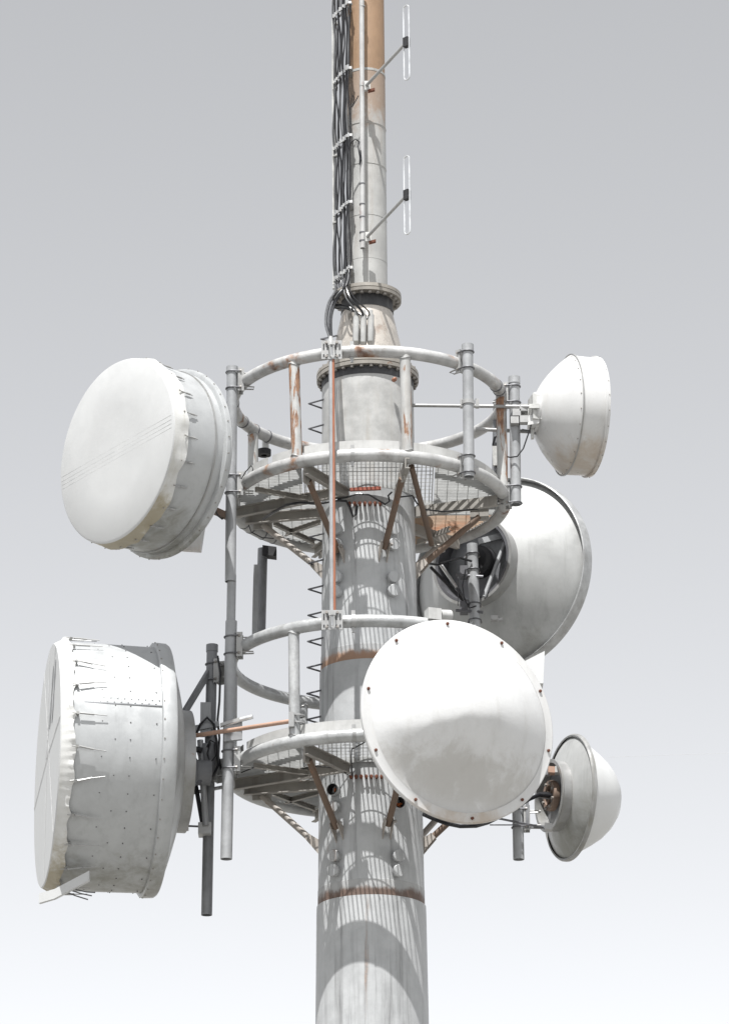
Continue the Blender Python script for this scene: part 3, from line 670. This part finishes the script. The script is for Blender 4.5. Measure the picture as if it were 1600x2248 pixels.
MB().lathe(oE, nE, [(.02, .865), (.012, .88), (.006, .945), (-.004, .955), (-.03, .955), (-.035, .93), (-.02, .9)], 128).build('rim', M_SHROUDW, E_)
MB().lathe(oE, nE, [(-.02, .94)]+para(-.42, -.03, .3, .93, 10)[::-1]+[(-.45, .25), (-.55, .25), (-.55, .001)], 96).build('reflector_back', M_DISHBACK, E_)
for px, py in ((980, 1368), (1101, 1409), (1187, 1517), (1205, 1650), (1145, 1758), (1035, 1800), (910, 1757), (822, 1648), (805, 1512), (868, 1407)):
    d = ray(px, py); t_ = (oE-CAM).dot(nE)/d.dot(nE); p = CAM+d*t_
    v_ = p-oE; v_ = v_-nE*v_.dot(nE); p = oE+v_.normalized()*.912+nE*.012
    place('rusty_bolt', hexr, E_, p, nE, 1.1)
MB().bar(on(oE, nE, -.5, 0, 0), V((.75, -1.30, oE.z)), .12, .12).build('mount_arm', M_GALV, E_)
MB().pipe(V((.75, -1.33-.14, oE.z-.7)), V((.75, -1.33-.14, oE.z+.7)), .05).build('mount_pipe', M_PIPE, E_)
# white wedge plate beside the dish
w0, w1, w2, w3 = P(1150, 1452, -.9), P(1195, 1429, -.9), P(1192, 1500, -.9), P(1165, 1500, -.9)
wd = V((0, .25, 0)); wm = MB().add([w0, w1, w2, w3, w0+wd, w1+wd, w2+wd, w3+wd], [(0, 1, 2, 3), (4, 7, 6, 5), (0, 4, 5, 1), (1, 5, 6, 2), (2, 6, 7, 3), (3, 7, 4, 0)])
wm.build('shield_plate', M_RADOME, E_, 20)
# dark feeder loop under the dish
tag(MB().tube([P(930, 1788, -.3), P(950, 1797, -.4), P(980, 1808, -.5), P(1010, 1814, -.6), P(1045, 1813, -.6), P(1070, 1806, -.5), P(1090, 1796, -.4)], .02, 10).build('feeder_cable', M_BLACK),
    'thick black feeder cable sagging under the domed white dish', 'cable', 'black feeder cables')
tag(MB().tube([P(1085, 1795, -.3), P(1150, 1808, -.1), P(1195, 1817, .0)], .011, 8).build('stay_rod', M_RUNG), 'thin dark rod from under domed dish to the small rear dish', 'rod', 'stay rods')
tag(MB().tube([P(1075, 1811, -.3), P(1160, 1811, -.1)], .006, 8).build('stay_rod', M_RUNG), 'thinnest straight rod crossing the short pole end at lower right', 'rod', 'stay rods')
tag(MB().tube([P(1130, 1775, -.4), P(1160, 1755, -.2), P(1180, 1746, -.05), P(1205, 1748, .05)], .019, 10).build('feeder_cable', M_BLACK), 'short black feeder cable entering the hub of lower right dish', 'cable', 'black feeder cables')
tag(MB().bar(P(1157, 1760, -.05), P(1157, 1818, -.05), .03, .03, V((0, 1, 0))).build('cable_bracket', M_PIPED), 'narrow dark upright bracket beside the short pole at lower right', 'bracket')

# --- lower right dish with blunt cone radome
nF = nrm(110, 0); oF = P(1250, 1751, .2); rF = .595
F_ = thing('cone_radome_dish', 'small dish with blunt white cone radome on the lower right', 'antenna', oF+V((0, 0, -.62)), 'microwave antennas')
MB().lathe(oF, nF, para(-.12, 0, .3, rF-.01, 12)+[(.004, rF), (.015, rF+.004), (.022, rF-.01)], 96).build('reflector_back', M_DISHBACK, F_)
MB().lathe(oF, nF, [(-.02, rF-.012), (-.024, rF+.004), (-.008, rF+.016), (.018, rF+.016), (.028, rF), (.024, rF-.02)], 96).build('rim', M_TRIM, F_)
MB().lathe(oF, nF, [(.02, .56), (.1, .52), (.2, .46), (.3, .39), (.38, .31), (.44, .22), (.47, .12), (.48, .001)], 96).build('radome', M_RADOME, F_)
MB().lathe(oF, nF, [(-.1, .335), (-.2, .34), (-.21, .35), (-.22, .35), (-.22, .315), (-.1, .315)], 72).build('mount_ring', M_TRIM, F_)
MB().lathe(oF, nF, [(-.115, .32), (-.12, .001)], 48).build('back_plate', M_PIPED, F_)
hF = on(oF, nF, -.19, 0, 0)
MB().lathe(hF, nF, [(.0, .10), (-.03, .10), (-.03, .145), (.0, .15), (.03, .145), (.03, .1), (.0, .1)], 40).build('hand_wheel', M_BROWNRING, F_)
sp = MB()
for k in range(4):
    an = R(45+90*k); sp.bar(on(hF, nF, -.01, .01, an), on(hF, nF, -.01, .12, an), .02, .02)
sp.build('wheel_spokes', M_BROWNRING, F_)
for k in range(8): place('bolt', hexm, F_, on(hF, nF, -.03, .122, R(45*k+20)), -nF, .9)
MB().lathe(hF, nF, [(.07, .035), (-.08, .035), (-.1, .028), (-.13, .028), (-.13, .001)], 20).build('feed_tube', M_PIPED, F_)
for px, py, m_ in ((1210, 1692, M_ORANGEROD), (1225, 1692, M_WHITEPART), (1203, 1816, M_GALV), (1248, 1730, M_WHITEPART)):
    MB().box(P(px, py, -.02), V((.035, .01, 0)), V((0, .05, 0)), V((0, 0, .03))).build('ring_bracket', m_, F_)
MB().bar(P(1140, 1700, .0), P(1205, 1695, .0), .06, .06).build('mount_arm', M_PIPED, F_)
MB().bar(P(1140, 1815, .0), P(1205, 1816, .0), .03, .03).build('mount_arm', M_PIPED, F_)

# ------------------------------------------------------------------ stay rods
def rod(label, a, b, r_, mat, ends=True, flat=None):
    root = thing('stay_rod', label, 'rod', a, 'stay rods')
    MB().tube([a, b], r_, 14).build('rod', mat, root)
    return root
q = rod('long thin galvanised stay rod crossing the pole to the white shrouded dish', P(906, 890, -.1), P(1176, 893, -1.15+.75), .0175, M_GALV)
MB().box(P(1172, 892, -.42), V((.05, 0, 0)), V((0, .012, 0)), V((0, 0, .022))).build('flat_end', M_WHITEPART, q)
for px in (1014, 1047): MB().box(P(px, 886, -1.02 if px < 1030 else -.98), V((.018, 0, 0)), V((0, .03, 0)), V((0, 0, .04))).build('cross_clamp', M_GALV, q)
MB().lathe(P(1027, 880, -1.09), V((0, 0, -1)), [(0, .053), (0, .062), (.04, .062), (.04, .053)], 20).build('cross_clamp', M_GALV, q)
q = rod('short galvanised rod end poking out behind pole at upper right', P(1044, 942, -.15), P(1170, 948, -.15), .019, M_GALV)
q = rod('peach coloured stay rod running from lower handrail post to the large drum', P(640, 1583, -1.18), P(414, 1617, -.5), .021, M_ORANGEROD)
MB().box(P(640, 1582, -1.17), V((.025, 0, 0)), V((0, .05, 0)), V((0, 0, .07))).build('clamp_plate', M_GALV, q)
pc = P(655, 1580, -1.14)
for dz in (-.035, .035):
    MB().lathe(pc+V((0, 0, dz)), V((0, 0, 1)), [(-.006, .05), (-.006, .064), (.006, .064), (.006, .05)], 24).build('u_bolt', M_GALV, q)
MB().box(P(405, 1619, -.5), V((.05, 0, 0)), V((0, .03, 0)), V((0, 0, .035))).build('fork_end', M_GALV, q)
q = rod('bright aluminium adjuster rod above the peach rod on the lower left', P(555, 1574, -.78), P(484, 1594, -.7), .016, M_ALU)
MB().tube([P(555, 1573, -.78), P(528, 1580, -.75)], .023, 12).build('sleeve', M_ALU, q)
MB().bar(P(532, 1578, -.75), P(485, 1592, -.72), .035, .03).build('clevis', M_GALV, q)
MB().box(P(512, 1606, -.7), V((.085, 0, .01)), V((0, .02, 0)), V((0, 0, .09))).build('plate', M_PIPE, q)
tag(MB().tube([P(415, 1742, .0), P(500, 1726, .2)], .018, 10).build('stay_rod', M_PIPE), 'pale thin rod passing behind both lower left poles', 'rod', 'stay rods')

# ------------------------------------------------------------------ copper striped conduit with slotted clamp plates
cd = thing('conduit_pole', 'slim white conduit with orange stripe clamped to both handrails left of shaft', 'conduit', P(734, 1375, -1.42))
MB().tube([P(729, 1374, -1.42), P(727, 748, -1.42)], .0235, 16).build('tube', M_PIPE, cd)
MB().tube([P(734.5, 1345, -1.435), P(731.5, 790, -1.435)], .0125, 10).build('copper_strip', M_COPPER, cd)
MB().lathe(P(726, 760, -1.42), V((0, 0, 1)), [(0, .024), (0, .032), (.06, .032), (.08, .02), (.1, .02), (.1, .001)], 16).build('end_sleeve', M_GALV, cd)
for px, py in ((728, 768), (729, 1361)):
    c = P(px, py, -1.445)
    pm = MB(); e = .095
    pm.box(c+V((-.055, 0, 0)), V((.042, 0, 0)), V((0, .006, 0)), V((0, 0, e))); pm.box(c+V((.055, 0, 0)), V((.042, 0, 0)), V((0, .006, 0)), V((0, 0, e)))
    pm.box(c+V((0, 0, .075)), V((.0125, 0, 0)), V((0, .006, 0)), V((0, 0, .02))); pm.box(c+V((0, 0, -.075)), V((.0125, 0, 0)), V((0, .006, 0)), V((0, 0, .02)))
    o = pm.build('clamp_plate', M_GALV, cd)
    sl = MB()
    for sx in (-.075, -.04, .04, .075):
        for sz in (-.06, .03):
            h = .03 if sz > 0 else .012
            sl.box(c+V((sx, -.008, sz)), V((.006, 0, 0)), V((0, .002, 0)), V((0, 0, h)))
    sl.build('slot', M_DARK, o)
    for sx in (-.05, .05):
        for sz in (-.07, .07): place('bolt', hexm, o, c+V((sx, -.007, sz)), V((0, -1, 0)), .8)
    MB().tube([c+V((-.03, 0, .03)), c+V((-.03, -.05, .03)), c+V((0, -.065, .03)), c+V((.03, -.05, .03)), c+V((.03, 0, .03))], .007, 8).build('u_bolt', M_GALV, o)

# ------------------------------------------------------------------ antenna pole and dipoles on the mast
ap = thing('antenna_pole', 'thin white pole with rust streaks standing off the mast front', 'pole', P(796, 548, -.33))
MB().pipe(P(796, 545, -.33), P(793.5, -60, -.33), .0255, .004, 16).build('pipe', M_APOLE, ap)
for py in (15, 190, 405, 450, 478, 512, 530):
    MB().lathe(P(795, py, -.33), V((0, 0, 1)), [(0, .024), (0, .029), (.012, .029), (.012, .024)], 16).build('band', M_RUNG if py > 300 else M_GALV, ap)
for py in (60, 188, 520): MB().bar(P(797, py, -.31), P(797, py, -.31)+V((0, .12, 0)), .03, .03).build('standoff', M_GALV, ap)
def dipole(label, cx, cy, tx, ty, top, bot):
    a = P(cx, cy, -.36); e = P(tx, ty, -1.25)
    d = thing('dipole_antenna', label, 'antenna', a, 'folded dipole antennas')
    MB().tube([a, e], .0165, 12).build('arm', M_GALV, d)
    MB().box(a+V((.02, -.01, 0)), V((.03, 0, 0)), V((0, .02, 0)), V((0, 0, .05))).build('arm_clamp', M_WHITEPART, d)
    MB().box(a+V((.06, -.02, -.055)), V((.035, 0, .01)), V((0, .02, 0)), V((0, 0, .012))).build('arm_foot', M_BOLTR, d)
    MB().box(e, V((.022, -.02, 0)), V((.015, .02, 0)), V((0, 0, .05))).build('feed_block', M_DARK, d)
    dirn = V((.55, -.84, 0)).normalized(); c = e+dirn*.0
    zt, zb_ = P(top[0], top[1], -1.27).z, P(bot[0], bot[1], -1.27).z; h = .032; pts = []
    for k in range(9): t_ = math.pi*k/8; pts.append(V((c.x, c.y, zt-h))+V((.026*math.cos(t_), -.02*math.cos(t_), h*math.sin(t_))))
    for k in range(9): t_ = math.pi*k/8; pts.append(V((c.x, c.y, zb_+h))+V((-.026*math.cos(t_), .02*math.cos(t_), -h*math.sin(t_))))
    MB().tube(pts, .0085, 10, closed=True).build('loop', M_ALU, d)
    return d
dipole('upper folded dipole loop on an arm beside the tan part of the mast', 802, 190, 892, 93, (894, 10), (894, 173))
dipole('lower folded dipole loop on an arm beside the grey part of the mast', 804, 522, 893, 428, (894, 341), (896, 512))

# ------------------------------------------------------------------ cable run on the mast
lad = thing('cable_ladder', 'cable ladder with rows of clamps on the left of the mast', 'cable ladder', V((-.33, .05, ZF2+.05)))
zt = 7.3
MB().tube([P(732.5, 625, .08), P(730, -60, .08)], .011, 8).build('rail', M_WHITEPART, lad)
MB().tube([P(737, 595, .06), P(735, -60, .06)], .009, 8).build('rail', M_GALV, lad)
NC = 10
rnd0 = random.Random(11)
def cpos(i, j=0.0): return V((-.315+.0165*i, .04-.034*i, 0))
for py in (22, 165, 312, 458, 602):
    z = P(750, py, -.12).z
    a, b = cpos(-.6), cpos(NC-.3); a.z = b.z = z
    MB().bar(a+V((.02, .02, -.01)), b+V((.02, .02, -.01)), .012, .02).build('cross_bar', M_PIPED, lad)
    MB().bar(b, V((-.15, -.13, z-.02)), .03, .03).build('cross_bar', M_GALV, lad)
    for i in range(0, NC):
        c = cpos(i); c.z = z
        hgt = rnd0.uniform(.014, .026); MB().box(c+V((-.012, -.022, rnd0.uniform(-.012, .012))), V((.0085, 0, 0)), V((0, .011, 0)), V((0, 0, hgt))).build('clamp_block', (M_GALV, M_PIPE, M_GALV, M_PIPED)[i % 4], lad)
    MB().box(P(736, py+30, .05), V((.025, 0, 0)), V((0, .02, 0)), V((0, 0, .012))).build('clamp_block', M_WHITEPART, lad)
rnd = random.Random(3)
ZE = P(750, 606, -.12).z
glands = [(786, 699), (798, 695), (812, 692)]
pos_words = ['first', 'second', 'third', 'fourth', 'fifth', 'sixth', 'seventh', 'eighth', 'ninth', 'tenth']
for i in range(NC):
    base = cpos(i)+V((rnd.uniform(-.006, .006), rnd.uniform(-.012, .012), 0)); pts = []
    r_ = rnd.choice((.0075, .009, .011, .0125)); zz = 6.4; ph = rnd.uniform(0, 6)
    while zz > ZE+.1:
        w_ = .010*math.sin(zz*4.3+ph)+.006*math.sin(zz*9.1+2*ph)
        pts.append(base+V((w_+rnd.uniform(-.004, .004), rnd.uniform(-.015, .015)-.006, zz))); zz -= .17
    pts.append(base+V((0, -.006, ZE)))
    if i < 4:      # left group drops past the flange into the conduit
        o = i*4
        pts += [P(735+i*5, 640, -.2), P(722+i*5, 662, -.45), P(715+i*4.5, 690, -.8), P(715+i*4, 715, -1.15), P(722+i*2, 738, -1.35), P(725+i, 752, -1.41)]
        lab = pos_words[i]+' cable from the left on the mast, dropping into the white conduit'
    elif i < 7:
        g_ = glands[i-4]
        pts += [P(752+(i-4)*6, 625, -.34), P(760+(i-4)*9, 655, -.43), P(g_[0]-6, 680, -.42), P(g_[0]-1, 692, -.4), P(g_[0], 702, -.375)]
        lab = pos_words[i]+' cable from the left on the mast, ending in a cone inlet'
    else:
        pts += [P(757+(i-7)*3, 625, -.36), P(748-(i-7)*6, 645, -.4), P(738-(i-7)*3, 660, -.36), P(734, 668+(i-7)*4, -.2), P(760, 672+(i-7)*3, -.29), P(790, 690, -.33), P(806+(i-7)*4, 700, -.36)]
        lab = pos_words[i]+' cable from the left on the mast, looping below the flange'
    # smooth
    sm = []
    for k in range(len(pts)-1):
        p0, p1_, p2_, p3_ = pts[max(k-1, 0)], pts[k], pts[k+1], pts[min(k+2, len(pts)-1)]
        for t_ in (0, .33, .66):
            sm.append(.5*((2*p1_)+(p2_-p0)*t_+(2*p0-5*p1_+4*p2_-p3_)*t_*t_+(3*p1_-p0-3*p2_+p3_)*t_**3))
    sm.append(pts[-1])
    tag(MB().tube(sm, r_, 8).build('mast_cable', M_BLACK if i % 4 else M_CABGREY), lab, 'cable', 'cables running down the mast')
tag(MB().tube([P(768, 245, -.3), P(770, 232, -.33), P(774, 208, -.36), P(778, 218, -.36), P(773, 235, -.34), P(787, 210, -.34)], .005, 6).build('loose_wire', M_BLACK), 'loose curled black wire beside the mast above the middle clamps', 'wire', 'loose wires')
tag(MB().tube([P(764, 372, -.3), P(762, 340, -.33), P(768, 315, -.36), P(780, 305, -.37), P(789, 312, -.37), P(786, 322, -.37), P(790, 345, -.37), P(789, 362, -.37), P(793, 350, -.37), P(791, 330, -.37)], .007, 6).build('loose_wire', M_BLACK), 'looped black pigtail cable tied to the thin white mast pole', 'wire', 'loose wires')

# ------------------------------------------------------------------ loose cables at the platforms
def cable(label, pts, r_=.008, mat=M_BLACK): tag(MB().tube(pts, r_, 8).build('black_cable', mat), label, 'cable', 'black feeder cables')
cable('black cable sagging under left half of the upper platform grating', [P(578, 1140, .0), P(600, 1125, -.2), P(630, 1108, -.4), P(660, 1103, -.5), P(700, 1106, -.55), P(740, 1098, -.6), P(760, 1100, -.6), P(768, 1115, -.58), P(775, 1135, -.56), P(782, 1128, -.55), P(784, 1110, -.54)], .013)
cable('black cable looping across shaft front below the upper platform', [P(735, 1096, -.55), P(760, 1092, -.6), P(785, 1084, -.62), P(810, 1086, -.62), P(830, 1098, -.6), P(845, 1107, -.55), P(855, 1100, -.5), P(852, 1088, -.5), P(860, 1080, -.5)], .009)
cable('thin black cable tied along right edge of the upper platform beam', [P(870, 1092, -.5), P(905, 1088, -.6), P(915, 1105, -.55), P(930, 1118, -.4), P(970, 1123, -.3), P(1020, 1120, -.25), P(1060, 1116, -.2), P(1088, 1107, -.15), P(1097, 1095, -.1)], .008)
cable('thin black cable hanging under the lower platform beside the shaft', [P(520, 1700, -.2), P(560, 1684, -.3), P(600, 1688, -.35), P(650, 1690, -.4), P(690, 1682, -.5), P(730, 1685, -.55), P(765, 1700, -.6), P(773, 1702, -.62), P(771, 1660, -.8), P(772, 1645, -.9), P(800, 1630, -1.1)], .006)
# box clamp on the lower handrail behind the domed dish
bx = MB().box(P(950, 1351, -1.22), V((.06, .02, 0)), V((-.02, .06, 0)), V((0, 0, .055))); bx = bx.build('clamp_box', M_TOE)
tag(bx, 'small white clamp box on lower handrail just above the domed dish', 'clamp')
tag(MB().tube([P(965, 1351, -1.2), P(988, 1352, -1.15)], .055, 16).build('rail_sleeve', M_TOE), 'pale grey sleeve end next to the white clamp box on handrail', 'sleeve')
# black lamp box on the far side of the upper platform
ob = thing('obstruction_lamp', 'small black lamp with pale cap behind left rear rail of upper platform', 'lamp', P(580, 1000, .9))
MB().lathe(P(580, 1000, .9), V((0, 0, 1)), [(0, .03), (.0, .07), (.06, .07), (.06, .04)], 20).build('lamp_body', M_DARK, ob)
MB().lathe(P(583, 985, .9), V((0, 0, 1)), [(0, .035), (.12, .035), (.15, .02), (.16, .001)], 16).build('lamp_cap', M_RADOME, ob)
# thin overhead wire far to the right
tag(MB().tube([P(1335, 1662, 3.0), P(1480, 1657, 4), P(1700, 1650, 6)], .0016, 6).build('guy_wire', M_RADOME), 'hair thin wire crossing the sky at lower right', 'wire')

cable('thin black jumper drooping from the flat drum mount to the upper platform ring', [P(497, 1120, -.55), P(488, 1140, -.6), P(478, 1132, -.65), P(470, 1110, -.7), P(476, 1090, -.75)], .007)
cable('thin black drip loop at left clamp of the upper platform', [P(530, 1052, -.7), P(540, 1035, -.75), P(552, 1022, -.8), P(556, 1030, -.8), P(548, 1050, -.75), P(538, 1062, -.7)], .005)
cable('black drip loop under the left rear of the upper platform ring', [P(545, 1150, .3), P(552, 1168, .3), P(575, 1180, .35), P(600, 1182, .4), P(612, 1175, .5)], .006)
cable('black jumper cable strapped down the dark pole behind the large drum', [P(478, 1440, .0), P(484, 1480, -.02), P(482, 1540, -.04), P(478, 1580, -.05), P(482, 1620, -.06), P(480, 1660, -.05), P(486, 1690, .0)], .011)
cable('black feeder curving from the rear dish hub towards the shaft', [P(1035, 1232, 1.15), P(1010, 1225, 1.1), P(985, 1232, 1.0), P(960, 1240, .8), P(935, 1236, .6)], .012)
cable('thin black tail hanging from the rear dish bracket', [P(1022, 1250, 1.15), P(1015, 1285, 1.15), P(1018, 1315, 1.15), P(1030, 1335, 1.15), P(1045, 1330, 1.15)], .007)
